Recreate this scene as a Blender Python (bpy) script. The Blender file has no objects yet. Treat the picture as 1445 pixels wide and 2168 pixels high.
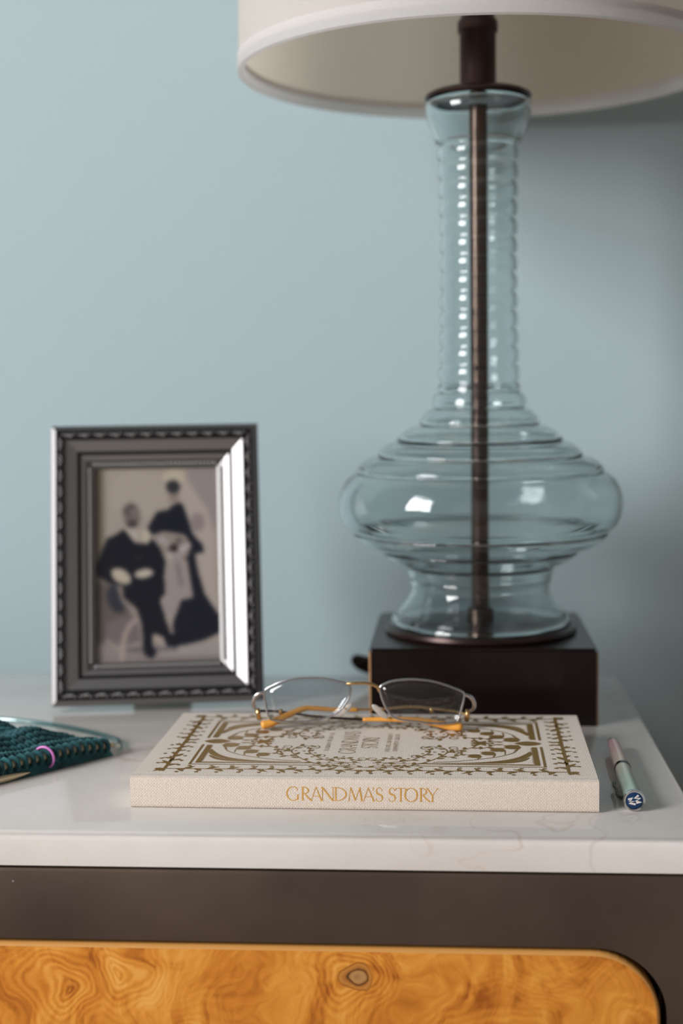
import bpy, bmesh, math, random
import numpy as np
from mathutils import Vector, Matrix

S = bpy.context.scene
COL = S.collection
PI = math.pi
random.seed(7)

# ------------------------------------------------------------------ camera, world, light, exposure
cam = bpy.data.cameras.new('camera'); camo = bpy.data.objects.new('camera', cam); COL.objects.link(camo)
_r = Vector((0.997, 0.0762, -0.0134)).normalized(); _f = Vector((-0.0771, 0.993, -0.0900)).normalized()
_r = (_r - _f * _r.dot(_f)).normalized(); _u = _r.cross(_f)
camo.matrix_world = Matrix(((_r.x, _u.x, -_f.x, 0.0), (_r.y, _u.y, -_f.y, 0.0), (_r.z, _u.z, -_f.z, 0.2035), (0, 0, 0, 1)))
cam.sensor_fit = 'HORIZONTAL'; cam.sensor_width = 24.0
cam.lens = 3010.0 / 1445.0 * 24.0
cam.clip_start = 0.02
cam.dof.use_dof = True; cam.dof.focus_distance = 0.70; cam.dof.aperture_fstop = 4.5
S.camera = camo

world = bpy.data.worlds.new('world'); S.world = world; world.use_nodes = True
_bg = world.node_tree.nodes['Background']; _bg.inputs[0].default_value = (0.98, 0.96, 1.0, 1); _bg.inputs[1].default_value = 0.07

def area(name, loc, sy, sz, power, color):
    l = bpy.data.lights.new(name, 'AREA'); l.shape = 'RECTANGLE'; l.size = sz; l.size_y = sy; l.energy = power; l.color = color
    o = bpy.data.objects.new(name, l); COL.objects.link(o); o.location = loc; o.rotation_euler = (0, -PI / 2, 0)
    return o
WX, WY, WZ = -1.75, -0.62, 0.88           # middle of the window in the left wall
area('window_daylight', (WX - 0.03, WY, WZ), 1.10, 1.20, 106.0, (1.0, 0.985, 0.98))

S.view_settings.view_transform = 'Standard'; S.view_settings.look = 'None'
S.view_settings.exposure = 0.0; S.view_settings.gamma = 1.0; S.view_settings.use_curve_mapping = False
S.cycles.max_bounces = 16; S.cycles.transmission_bounces = 16; S.cycles.transparent_max_bounces = 16
S.cycles.diffuse_bounces = 4; S.cycles.glossy_bounces = 6

# ------------------------------------------------------------------ helpers
def link(o): COL.objects.link(o); return o
def thing(name, label, cat, loc=(0, 0, 0), rot=(0, 0, 0), group=None):
    o = link(bpy.data.objects.new(name, None)); o.location = loc; o.rotation_euler = rot
    o.empty_display_size = 0.02
    o['label'] = label; o['category'] = cat
    if group: o['group'] = group
    return o
def finish(bm, name, smooth=False):
    me = bpy.data.meshes.new(name); bm.normal_update(); bm.to_mesh(me); bm.free()
    if smooth:
        for p in me.polygons: p.use_smooth = True
    return me
def part(name, bm, mats, parent=None, smooth=False, kind=None, label=None, auto=None):
    me = bm if isinstance(bm, bpy.types.Mesh) else finish(bm, name, smooth)
    for m in (mats if isinstance(mats, (list, tuple)) else [mats]): me.materials.append(m)
    o = link(bpy.data.objects.new(name, me)); o.parent = parent
    if kind: o['kind'] = kind
    if label: o['label'] = label
    if auto is not None:
        for p in me.polygons: p.use_smooth = True
        me.set_sharp_from_angle(angle=math.radians(auto))
    return o
def box(bm, x0, x1, y0, y1, z0, z1, bev=0.0, seg=2, mi=0):
    vs = [bm.verts.new(p) for p in ((x0, y0, z0), (x1, y0, z0), (x1, y1, z0), (x0, y1, z0), (x0, y0, z1), (x1, y0, z1), (x1, y1, z1), (x0, y1, z1))]
    fs = [bm.faces.new([vs[i] for i in q]) for q in ((0, 3, 2, 1), (4, 5, 6, 7), (0, 1, 5, 4), (1, 2, 6, 5), (2, 3, 7, 6), (3, 0, 4, 7))]
    for f in fs: f.material_index = mi
    if bev > 0:
        es = list({e for f in fs for e in f.edges})
        bmesh.ops.bevel(bm, geom=es, offset=bev, segments=seg, affect='EDGES', profile=0.6)
    return vs
def boxbm(*a, **k):
    bm = bmesh.new(); box(bm, *a, **k); return bm
def tube(bm, pts, rad, n=10, closed=False, caps=True, flat=1.0, up=None, mi=0):
    """sweep a circle (flattened by flat across `up`) along pts"""
    P = [Vector(p) for p in pts]; N = len(P)
    R = rad if isinstance(rad, (list, tuple)) else [rad] * N
    rings = []; prev = None
    for i in range(N):
        if closed: t = P[(i + 1) % N] - P[i - 1]
        else: t = P[min(i + 1, N - 1)] - P[max(i - 1, 0)]
        t.normalize()
        if prev is None:
            a = Vector(up) if up else (Vector((0, 0, 1)) if abs(t.z) < 0.9 else Vector((1, 0, 0)))
        else: a = prev
        a = (a - t * a.dot(t)).normalized(); b = t.cross(a); prev = a
        rings.append([bm.verts.new(P[i] + (a * math.cos(2 * PI * k / n) + b * math.sin(2 * PI * k / n) * flat) * R[i]) for k in range(n)])
    m = N if closed else N - 1
    for i in range(m):
        A, B = rings[i], rings[(i + 1) % N]
        for k in range(n):
            f = bm.faces.new((A[k], A[(k + 1) % n], B[(k + 1) % n], B[k])); f.smooth = True; f.material_index = mi
    if caps and not closed:
        f = bm.faces.new(list(reversed(rings[0]))); f.material_index = mi
        f = bm.faces.new(rings[-1]); f.material_index = mi
def tubebm(*a, **k):
    bm = bmesh.new(); tube(bm, *a, **k); return bm
def lathe(bm, prof, n=64, closed=False, mi=0, smooth=True):
    """prof: list of (r, z)"""
    rings = []
    for r, z in prof:
        if r < 1e-6: rings.append([bm.verts.new((0, 0, z))])
        else: rings.append([bm.verts.new((r * math.cos(2 * PI * k / n), r * math.sin(2 * PI * k / n), z)) for k in range(n)])
    m = len(rings) if closed else len(rings) - 1
    for i in range(m):
        A, B = rings[i], rings[(i + 1) % len(rings)]
        for k in range(n):
            k2 = (k + 1) % n
            if len(A) == 1 and len(B) == 1: continue
            if len(A) == 1: f = bm.faces.new((A[0], B[k2], B[k]))
            elif len(B) == 1: f = bm.faces.new((A[k], A[k2], B[0]))
            else: f = bm.faces.new((A[k], A[k2], B[k2], B[k]))
            f.smooth = smooth; f.material_index = mi
def lathebm(*a, **k):
    bm = bmesh.new(); lathe(bm, *a, **k); return bm
def catmull(P, per=6, closed=False):
    P = [Vector(p) for p in P]; N = len(P); out = []
    for i in range(N if closed else N - 1):
        g = (lambda j: P[j % N]) if closed else (lambda j: P[min(max(j, 0), N - 1)])
        a, b, c, d = g(i - 1), g(i), g(i + 1), g(i + 2)
        for k in range(per):
            t = k / per
            out.append(0.5 * ((2 * b) + (c - a) * t + (2 * a - 5 * b + 4 * c - d) * t * t + (3 * b - a - 3 * c + d) * t ** 3))
    if not closed: out.append(P[-1])
    return out

# ------------------------------------------------------------------ materials
def mat(name, color=(0.8, 0.8, 0.8), rough=0.5, metal=0.0, **kw):
    m = bpy.data.materials.new(name); m.use_nodes = True
    b = m.node_tree.nodes['Principled BSDF']
    b.inputs['Base Color'].default_value = (*color, 1); b.inputs['Roughness'].default_value = rough; b.inputs['Metallic'].default_value = metal
    for k, v in kw.items(): b.inputs[k].default_value = v
    return m
class G:
    """tiny node-graph helper"""
    def __init__(s, m): s.m = m; s.t = m.node_tree; s.b = s.t.nodes.get('Principled BSDF'); s.out = s.t.nodes['Material Output']
    def n(s, typ, ins=None, **props):
        d = s.t.nodes.new(typ)
        for k, v in props.items(): setattr(d, k, v)
        for k, v in (ins or {}).items(): s.set(d.inputs[k], v)
        return d
    def set(s, sock, v):
        if hasattr(v, 'is_output'): s.t.links.new(v, sock)
        else: sock.default_value = v
    def math(s, op, a, b=0.0, c=0.0):
        d = s.t.nodes.new('ShaderNodeMath'); d.operation = op
        for i, v in enumerate((a, b, c)): s.set(d.inputs[i], v)
        return d.outputs[0]
    def vmath(s, op, a, b=(0, 0, 0)):
        d = s.t.nodes.new('ShaderNodeVectorMath'); d.operation = op; s.set(d.inputs[0], a); s.set(d.inputs[1], b); return d
    def obj(s): return s.n('ShaderNodeTexCoord').outputs['Object']
    def noise(s, v, scale, detail=2.0, rough=0.5, dist=0.0):
        return s.n('ShaderNodeTexNoise', {'Vector': v, 'Scale': scale, 'Detail': detail, 'Roughness': rough, 'Distortion': dist})
    def ramp(s, f, stops):
        d = s.n('ShaderNodeValToRGB', {'Fac': f}); e = d.color_ramp.elements
        while len(e) < len(stops): e.new(0.5)
        for i, (p, c) in enumerate(stops): e[i].position = p; e[i].color = (*c, 1) if len(c) == 3 else c
        return d.outputs[0]
    def mix(s, f, a, b):
        d = s.n('ShaderNodeMix', data_type='RGBA'); s.set(d.inputs[0], f); s.set(d.inputs[6], a); s.set(d.inputs[7], b); return d.outputs[2]
    def bump(s, h, strength=0.3, dist=0.001):
        return s.n('ShaderNodeBump', {'Height': h, 'Strength': strength, 'Distance': dist}).outputs[0]

def m_wall():
    m = mat('wall_paint', (0.425, 0.54, 0.572), 0.75); g = G(m)
    nz = g.noise(g.obj(), 220.0, 3.0).outputs[0]
    g.set(g.b.inputs['Normal'], g.bump(nz, 0.06, 0.0006)); return m
def m_marble():
    m = mat('cream_marble', (0.8, 0.7, 0.6), 0.045); g = G(m); o = g.obj()
    base = g.ramp(g.noise(o, 9.0, 5.0, 0.6, 0.6).outputs[0], [(0.3, (0.685, 0.63, 0.585)), (0.55, (0.735, 0.69, 0.65)), (0.75, (0.785, 0.745, 0.71))])
    warp = g.vmath('ADD', o, g.vmath('SCALE', g.noise(o, 14.0, 4.0).outputs[1]).outputs[0])
    warp.inputs[1].links[0].from_node.inputs[3].default_value = 0.06
    v = g.math('ABSOLUTE', g.math('SUBTRACT', g.noise(warp.outputs[0], 6.5, 3.0, 0.55, 0.5).outputs[0], 0.5))
    line = g.math('SUBTRACT', 1.0, g.math('MULTIPLY', v, 190.0)); line = g.math('MAXIMUM', line, 0.0)
    patch = g.ramp(g.noise(o, 5.0, 2.0).outputs[0], [(0.46, (0, 0, 0)), (0.58, (1, 1, 1))])
    speck = g.ramp(g.noise(o, 70.0, 3.0, 0.7).outputs[0], [(0.66, (0, 0, 0)), (0.74, (1, 1, 1))])
    f = g.math('MULTIPLY', line, g.math('MULTIPLY', patch, 0.42))
    c = g.mix(f, base, (0.36, 0.20, 0.10, 1))
    c = g.mix(g.math('MULTIPLY', speck, 0.16), c, (0.55, 0.36, 0.22, 1))
    g.set(g.b.inputs['Base Color'], c); return m
def m_bronze():
    m = mat('brown_metal', (0.10, 0.072, 0.055), 0.42, 0.55); g = G(m); o = g.obj()
    c = g.ramp(g.noise(o, 16.0, 3.0).outputs[0], [(0.3, (0.085, 0.060, 0.046)), (0.7, (0.125, 0.09, 0.068))])
    dust = g.n('ShaderNodeTexVoronoi', {'Vector': o, 'Scale': 95.0, 'Randomness': 1.0})
    sp = g.math('LESS_THAN', dust.outputs['Distance'], 0.045)
    pick = g.math('GREATER_THAN', g.n('ShaderNodeSeparateColor', {0: dust.outputs['Color']}).outputs[0], 0.8)
    c = g.mix(g.math('MULTIPLY', g.math('MULTIPLY', sp, pick), 0.8), c, (0.5, 0.46, 0.42, 1))
    g.set(g.b.inputs['Base Color'], c)
    g.set(g.b.inputs['Roughness'], g.math('ADD', g.math('MULTIPLY', g.noise(o, 40.0, 4.0).outputs[0], 0.12), 0.34)); return m
def m_burl():
    m = mat('burl_veneer', (0.7, 0.35, 0.09), 0.30); g = G(m); o = g.obj()
    flat = g.vmath('MULTIPLY', o, (1, 0, 1)).outputs[0]
    n1 = g.noise(flat, 17.0, 2.0, 0.5); n2 = g.noise(flat, 60.0, 3.0, 0.5)
    w = g.vmath('SCALE', g.vmath('SUBTRACT', n1.outputs[1], (0.5, 0.5, 0.5)).outputs[0]); w.inputs[3].default_value = 0.075
    w2 = g.vmath('SCALE', g.vmath('SUBTRACT', n2.outputs[1], (0.5, 0.5, 0.5)).outputs[0]); w2.inputs[3].default_value = 0.010
    p = g.vmath('MULTIPLY', g.vmath('ADD', g.vmath('ADD', flat, w.outputs[0]).outputs[0], w2.outputs[0]).outputs[0], (1, 0, 1)).outputs[0]
    near = None; dist = None
    for (ex, ez, k) in ((-0.045, -0.0675, 1.0), (-0.185, -0.0725, 1.15), (-0.152, -0.060, 1.3), (0.078, -0.098, 1.2), (-0.11, -0.115, 1.0), (0.02, -0.108, 1.1)):
        d = g.math('MULTIPLY', g.n('ShaderNodeVectorMath', {0: p, 1: (ex, 0, ez)}, operation='DISTANCE').outputs['Value'], k)
        dist = d if dist is None else g.math('SMOOTH_MIN', dist, d, 0.008)
    field = g.math('ADD', g.math('MULTIPLY', dist, 330.0), g.math('MULTIPLY', n1.outputs[0], 9.0))
    rings = g.math('MULTIPLY_ADD', g.math('SINE', g.math('MULTIPLY', field, 4.2)), 0.5, 0.5)
    coarse = g.math('MULTIPLY_ADD', g.math('SINE', g.math('MULTIPLY', field, 1.1)), 0.5, 0.5)
    near_ = g.ramp(g.math('MULTIPLY', dist, 28.0), [(0.25, (1, 1, 1)), (0.95, (0.25, 0.25, 0.25))])
    st = g.vmath('MULTIPLY', p, (1.0, 1.0, 0.22)).outputs[0]
    flame = g.noise(st, 62.0, 2.5, 0.5, 1.4).outputs[0]
    fine = g.noise(g.vmath('MULTIPLY', p, (1.0, 1.0, 0.35)).outputs[0], 330.0, 3.0, 0.6, 0.5).outputs[0]
    ang = g.noise(p, 26.0, 3.0, 0.55, 1.6).outputs[0]
    rc = g.math('MULTIPLY', near_, g.math('ADD', g.math('MULTIPLY', rings, 0.10), g.math('MULTIPLY', coarse, 0.06)))
    fac = g.math('ADD', g.math('ADD', rc, g.math('MULTIPLY', flame, 0.34)), g.math('ADD', g.math('MULTIPLY', ang, 0.42), g.math('MULTIPLY', fine, 0.17)))
    c = g.ramp(fac, [(0.36, (0.36, 0.100, 0.012)), (0.45, (0.60, 0.205, 0.024)), (0.55, (0.76, 0.31, 0.045)), (0.67, (0.86, 0.43, 0.10))])
    # the round knot
    e = g.n('ShaderNodeVectorMath', {0: g.vmath('ADD', flat, w2.outputs[0]).outputs[0], 1: (-0.0452, 0, -0.0670)}, operation='DISTANCE').outputs['Value']
    k = g.ramp(g.math('MULTIPLY', e, 125.0), [(0.0, (0.33, 0.16, 0.055)), (0.30, (0.50, 0.27, 0.10)), (0.44, (0.42, 0.19, 0.06)), (0.50, (0.06, 0.02, 0.006)), (0.60, (0.40, 0.15, 0.03)), (0.75, (0.58, 0.24, 0.05)), (0.85, (0.40, 0.14, 0.02))])
    c = g.mix(g.math('LESS_THAN', e, 0.0072), c, k)
    g.set(g.b.inputs['Base Color'], c); g.b.inputs['Coat Weight'].default_value = 0.25; g.b.inputs['Coat Roughness'].default_value = 0.2
    return m
def m_linen(name, c0, c1, period, axes, rough=0.85, bump=0.35):
    """plain weave; axes = two 3-vectors giving thread directions in object space"""
    m = mat(name, c0, rough); g = G(m); o = g.obj()
    wob = g.noise(o, 260.0, 2.0); 
    def wave(ax):
        d = g.vmath('DOT_PRODUCT', o, ax).outputs['Value']
        d = g.math('ADD', d, g.math('MULTIPLY', g.math('SUBTRACT', wob.outputs[0], 0.5), period * 0.5))
        return g.math('SINE', g.math('MULTIPLY', d, 2 * PI / period))
    u, v = wave(axes[0]), wave(axes[1])
    pr = g.math('MULTIPLY', u, v)                                    # +1 warp on top, -1 weft on top
    f = g.math('MULTIPLY_ADD', pr, 0.5, 0.5)
    var = g.noise(o, 900.0, 1.0).outputs[0]
    c = g.mix(g.math('MULTIPLY_ADD', var, 0.5, g.math('MULTIPLY', f, 0.6)), (*c0, 1), (*c1, 1))
    g.set(g.b.inputs['Base Color'], c)
    if bump: g.set(g.b.inputs['Normal'], g.bump(g.math('ABSOLUTE', pr), bump, period * 0.25))
    g.b.inputs['Sheen Weight'].default_value = 0.15
    return m
def m_shade(name, color, trans):
    m = mat(name, color, 0.9); g = G(m); o = g.obj()
    # theta / height threads
    nz = g.noise(g.vmath('MULTIPLY', o, (1, 1, 6)).outputs[0], 300.0, 2.0).outputs[0]
    c = g.mix(g.math('MULTIPLY', nz, 0.35), (*color, 1), tuple(x * 0.8 for x in color) + (1,))
    g.set(g.b.inputs['Base Color'], c)
    g.set(g.b.inputs['Normal'], g.bump(nz, 0.25, 0.0006))
    tr = g.n('ShaderNodeBsdfTranslucent', {'Color': c})
    mx = g.n('ShaderNodeMixShader', {0: trans, 1: g.b.outputs[0], 2: tr.outputs[0]})
    g.set(g.out.inputs[0], mx.outputs[0]); return m
def m_thin(name, tint, ior=1.5, rough=0.0, boost=0.0):
    """thin clear sheet: Fresnel reflection over straight transmission"""
    m = mat(name); g = G(m); g.t.nodes.remove(g.b)
    bf = g.n('ShaderNodeNewGeometry').outputs['Backfacing']            # same reflectance from either side of the sheet
    fr = g.n('ShaderNodeFresnel', {'IOR': g.math('ADD', ior, g.math('MULTIPLY', bf, 1 / ior - ior))}).outputs[0]
    if boost: fr = g.math('ADD', fr, boost)
    mx = g.n('ShaderNodeMixShader', {0: fr, 1: g.n('ShaderNodeBsdfTransparent', {'Color': (*tint, 1)}).outputs[0], 2: g.n('ShaderNodeBsdfGlossy', {'Color': (1, 1, 1, 1), 'Roughness': rough}).outputs[0]})
    g.set(g.out.inputs[0], mx.outputs[0]); return m

M = {}
M['wall'] = m_wall(); M['marble'] = m_marble(); M['bronze'] = m_bronze(); M['burl'] = m_burl()
M['floor'] = mat('floor_wood', (0.22, 0.13, 0.075), 0.45)
M['white'] = mat('white_paint', (0.8, 0.8, 0.78), 0.4)
M['gap'] = mat('dark_recess', (0.012, 0.010, 0.009), 0.8)
M['espresso'] = mat('espresso_wood', (0.007, 0.0032, 0.0034), 0.2, 0.0, **{'Specular IOR Level': 0.32})
M['worn'] = mat('worn_brown_edge', (0.30, 0.16, 0.07), 0.45)
M['darkmetal'] = mat('dark_bronze_metal', (0.035, 0.018, 0.016), 0.30, 0.6)
M['rod'] = mat('rod_bronze', (0.085, 0.055, 0.045), 0.28, 0.85)
M['glass'] = mat('blue_grey_glass', (0.865, 0.918, 0.918), 0.0, 0.0, **{'Transmission Weight': 1.0, 'IOR': 1.47})
M['shade'] = m_shade('linen_shade', (0.93, 0.915, 0.91), 0.66)
M['shade_in'] = m_shade('shade_lining', (0.97, 0.87, 0.75), 0.70)
M['bulb'] = mat('frosted_bulb', (0.85, 0.85, 0.82), 0.35)
M['silver'] = mat('antique_silver', (0.36, 0.35, 0.35), 0.46, 1.0)
M['dark_silver'] = mat('dark_silver', (0.24, 0.235, 0.235), 0.48, 1.0)
M['black'] = mat('black_patina', (0.014, 0.012, 0.013), 0.30, 0.2)
M['board'] = mat('black_board', (0.02, 0.02, 0.02), 0.8)
M['pane'] = m_thin('pane_glass', (0.97, 0.97, 0.97), 1.28)
M['lens'] = m_thin('lens_glass', (0.86, 0.87, 0.88), 1.5, 0.0, 0.01)
M['linen'] = m_linen('book_linen', (0.87, 0.815, 0.755), (0.55, 0.42, 0.315), 0.00150, ((1, 0, 0), (0, 1, 1)))
M['paper'] = mat('page_paper', (0.80, 0.76, 0.68), 0.9)
M['foil'] = mat('gold_foil_dark_reflection', (0.33, 0.185, 0.040), 0.42, 0.5)  # cover gold, its dark reflection put into the base colour
M['foil_lit'] = mat('gold_foil_lit_spine', (0.80, 0.43, 0.09), 0.40, 0.5)  # brighter copy of the cover gold, its lit look put into the colour
M['gold'] = mat('gold_wire', (0.72, 0.45, 0.20), 0.22, 1.0)
M['steel'] = mat('pale_steel', (0.62, 0.60, 0.62), 0.22, 1.0)
M['orange'] = mat('orange_acetate', (0.80, 0.36, 0.06), 0.28, 0.0, **{'Subsurface Weight': 0.15, 'Subsurface Radius': (0.004, 0.002, 0.001)})
M['silicone'] = mat('clear_silicone', (0.9, 0.86, 0.82), 0.2, 0.0, **{'Transmission Weight': 0.6})
def m_wool():
    m = mat('teal_wool', (0.008, 0.07, 0.085), 0.85); g = G(m); o = g.obj()
    c = g.ramp(g.noise(o, 160.0, 3.0, 0.6).outputs[0], [(0.32, (0.003, 0.022, 0.030)), (0.52, (0.006, 0.062, 0.074)), (0.72, (0.022, 0.14, 0.155))])
    g.set(g.b.inputs['Base Color'], c); g.b.inputs['Sheen Weight'].default_value = 0.4; g.b.inputs['Sheen Tint'].default_value = (0.3, 0.7, 0.75, 1)
    g.set(g.b.inputs['Normal'], g.bump(g.noise(o, 1500.0, 2.0).outputs[0], 0.5, 0.0004)); return m
M['wool'] = m_wool()
M['needle'] = mat('pale_gold_needle', (0.80, 0.64, 0.43), 0.30, 0.35)
M['cable'] = m_thin('teal_clear_cable', (0.45, 0.66, 0.66), 1.4, 0.15, 0.12)
M['pink'] = mat('pink_plastic', (0.62, 0.20, 0.55), 0.30)
def m_pen():
    m = mat('pearl_pen', (0.7, 0.8, 0.7), 0.26, 0.45); g = G(m)
    y = g.n('ShaderNodeSeparateXYZ', {0: g.obj()}).outputs[1]
    c = g.ramp(g.math('MULTIPLY', y, 1 / 0.11), [(0.0, (0.58, 0.74, 0.64)), (0.30, (0.66, 0.76, 0.64)), (0.46, (0.80, 0.78, 0.62)), (0.58, (0.84, 0.72, 0.60)), (0.78, (0.84, 0.60, 0.58)), (1.0, (0.80, 0.52, 0.56))])
    g.set(g.b.inputs['Base Color'], c); return m
M['pen'] = m_pen()
M['chrome'] = mat('chrome', (0.80, 0.80, 0.80), 0.08, 1.0)
M['blackchrome'] = mat('black_chrome', (0.10, 0.10, 0.11), 0.12, 1.0)
M['navy'] = mat('navy_enamel', (0.004, 0.030, 0.095), 0.2)
M['emblem'] = mat('emblem_white', (0.80, 0.72, 0.68), 0.5)

# ------------------------------------------------------------------ the room
def structure(name, bm, m, **k):
    return part(name, bm, m, None, kind='structure', **k)
FLOOR = -0.72; WALLY = 1.095
structure('floor', boxbm(-1.75, 1.9, -2.2, WALLY + 0.1, FLOOR - 0.05, FLOOR), M['floor'])
structure('wall_back', boxbm(-1.85, 1.9, WALLY, WALLY + 0.1, FLOOR, 2.0), M['wall'])
structure('baseboard_back', boxbm(-1.75, 1.9, WALLY - 0.014, WALLY, FLOOR, FLOOR + 0.11, bev=0.004), M['white'])
bm = bmesh.new()                                                     # left wall round its window opening
wy0, wy1, wz0, wz1 = WY - 0.55, WY + 0.55, WZ - 0.60, WZ + 0.60
for a in ((-2.2, wy0, FLOOR, 2.0), (wy1, WALLY, FLOOR, 2.0), (wy0, wy1, FLOOR, wz0), (wy0, wy1, wz1, 2.0)):
    box(bm, WX - 0.02, WX, *a)
structure('wall_left', bm, M['wall'])
M['wall_warm'] = mat('warm_wall_paint', (0.31, 0.29, 0.275), 0.8)  # for two unseen walls added for metal reflections; tone set by their bounce
structure('unseen_wall_right', boxbm(1.9, 2.0, -2.2, WALLY + 0.1, FLOOR, 2.0), M['wall_warm'])
structure('unseen_wall_front', boxbm(-1.85, 2.0, -2.3, -2.2, FLOOR, 2.0), M['wall_warm'])
bm = bmesh.new()
for a in ((wy0 - 0.06, wy0, wz0 - 0.06, wz1 + 0.06), (wy1, wy1 + 0.06, wz0 - 0.06, wz1 + 0.06), (wy0, wy1, wz1, wz1 + 0.06), (wy0, wy1, wz0 - 0.06, wz0)):
    box(bm, WX, WX + 0.025, *a)
win = structure('window_1', bm, M['white'])
part('glazing_bar', boxbm(WX - 0.02, WX + 0.01, WY - 0.02, WY + 0.02, wz0, wz1), M['white'], win)
part('glazing_bar', boxbm(WX - 0.02, WX + 0.01, wy0, wy1, WZ - 0.02, WZ + 0.02), M['white'], win)

# ------------------------------------------------------------------ cabinet
TX0, TX1, TY0, TY1, TT = -0.56, 0.1155, 0.6248, 0.9805, 0.0157       # stone top: extents and thickness
slab = bmesh.new(); box(slab, TX0, TX1, TY0, TY1, -TT, 0)
es = [e for e in slab.edges if all(v.co.z > -0.001 for v in e.verts)]
bmesh.ops.bevel(slab, geom=es, offset=0.0042, segments=3, affect='EDGES', profile=0.42)
top = part('stone_top', slab, M['marble'], None, auto=50)
top['label'] = 'cream marble slab with faint tan veins topping the brown cabinet'; top['category'] = 'tabletop'

cab = thing('cabinet', 'brown metal framed cabinet with an orange burl wood drawer, under the marble slab', 'cabinet', ((TX0 + TX1) / 2, (TY0 + TY1) / 2, FLOOR))
def L(z): return z - FLOOR                                           # world height -> cabinet-local
CXm, CYm = (TX0 + TX1) / 2, (TY0 + TY1) / 2
cx0, cx1 = TX0 - CXm + 0.003, TX1 - CXm - 0.003
cy0, cy1 = TY0 - CYm + 0.001, TY1 - CYm - 0.004
ZT = -TT - 0.0012                                                    # frame top, a hair under the slab
def rounded(x0, x1, z0, z1, r, n=10):
    out = []
    for (cx, cz, a0) in ((x1 - r, z1 - r, 0), (x0 + r, z1 - r, 90), (x0 + r, z0 + r, 180), (x1 - r, z0 + r, 270)):
        for k in range(n + 1):
            a = math.radians(a0 + 90 * k / n); out.append((cx + r * math.cos(a), cz + r * math.sin(a)))
    return out
# opening in the face frame (local x, world z)
ox0, ox1, oz0, oz1, orad = cx0 + 0.026, 0.0955 - CXm, -0.235, -0.0508, 0.033
hole = rounded(ox0, ox1, oz0, oz1, orad)
bm = bmesh.new()
rect = [(cx1, ZT - 0.0022), (cx0, ZT - 0.0022), (cx0, -0.262), (cx1, -0.262)]
def loop(P, y): return [bm.verts.new((x, cy0 + y, L(z))) for x, z in P]
lo, li = loop(rect, 0), loop(hole, 0)
ed = [bm.edges.new((q[k], q[(k + 1) % len(q)])) for q in (lo, li) for k in range(len(q))]
bmesh.ops.triangle_fill(bm, use_beauty=True, use_dissolve=False, edges=ed)
lb = loop(hole, 0.02)
for k in range(len(hole)): k2 = (k + 1) % len(hole); bm.faces.new((li[k2], li[k], lb[k], lb[k2]))
cham = [bm.verts.new((x, cy0 + 0.0022, L(ZT))) for x in (cx1, cx0)]; back = [bm.verts.new((x, cy0 + 0.02, L(ZT))) for x in (cx1, cx0)]
mid = [bm.verts.new((x, cy0 + 0.0006, L(ZT - 0.0006))) for x in (cx1, cx0)]
for A_, B_ in ((lo, mid), (mid, cham), (cham, back)): bm.faces.new((A_[0], A_[1], B_[1], B_[0]))
sd = [bm.verts.new((x, cy0 + 0.02, L(-0.262))) for x in (cx1, cx0)]
bm.faces.new((lo[0], mid[0], cham[0], back[0], sd[0], lo[3])); bm.faces.new((lo[1], lo[2], sd[1], back[1], cham[1], mid[1])); bm.faces.new((lo[2], lo[3], sd[0], sd[1]))
bmesh.ops.recalc_face_normals(bm, faces=bm.faces)
part('face_frame', bm, M['bronze'], cab, auto=40)
bm = bmesh.new()
box(bm, cx0, cx0 + 0.018, cy0 + 0.02, cy1, L(-0.262), L(ZT)); box(bm, cx1 - 0.018, cx1, cy0 + 0.02, cy1, L(-0.262), L(ZT))
box(bm, cx0 + 0.018, cx1 - 0.018, cy1 - 0.012, cy1, L(-0.262), L(ZT)); box(bm, cx0 + 0.018, cx1 - 0.018, cy0 + 0.02, cy1 - 0.012, L(-0.262), L(-0.250))
part('side_panels', bm, M['bronze'], cab).name = 'carcass'
part('drawer_box', boxbm(ox0 - 0.004, ox1 + 0.004, cy0 + 0.0202, cy0 + 0.25, L(oz0 - 0.004), L(oz1 + 0.004)), M['gap'], cab)
g_ = 0.0021                                                          # dark gap all round the drawer front
dx1 = ox1 - g_ - 0.0008
dr = rounded(ox0 + g_, dx1, oz0 + g_, oz1 - g_, orad - g_, 12)
bm = bmesh.new()
prev = None; rings = []
for (ins, y) in ((0, 0.019), (0, 0.0024), (0.0003, 0.0014), (0.0009, 0.0006), (0.0018, 0.0002)):
    pr = rounded(ox0 + g_ + ins, dx1 - ins, oz0 + g_ + ins, oz1 - g_ - ins, orad - g_ - ins, 12)
    rings.append([bm.verts.new((x, cy0 + y, L(z))) for x, z in pr])
for A_, B_ in zip(rings, rings[1:]):
    for k in range(len(A_)):
        f = bm.faces.new((A_[k], A_[(k + 1) % len(A_)], B_[(k + 1) % len(A_)], B_[k])); f.material_index = 1
bm.faces.new(rings[-1]); bm.faces.new(list(reversed(rings[0])))
bmesh.ops.recalc_face_normals(bm, faces=bm.faces)
M['edge_band'] = mat('drawer_edge_band', (0.62, 0.30, 0.08), 0.35)
drw = part('drawer_front', bm, [M['burl'], M['edge_band']], cab, label='orange burl veneer drawer front')
# shift the veneer so its knots sit at world positions: material reads object coords, so give the mesh its own offset origin
off = Vector((CXm, CYm, FLOOR))
drw.data.transform(Matrix.Translation(off)); drw.location = -off
for sx in (cx0 + 0.02, cx1 - 0.02):
    for sy in (cy0 + 0.03, cy1 - 0.03):
        bm = bmesh.new(); tube(bm, [(sx, sy, 0), (sx, sy, L(-0.262))], [0.010, 0.015], 16)
        part('leg', bm, M['bronze'], cab)

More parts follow.
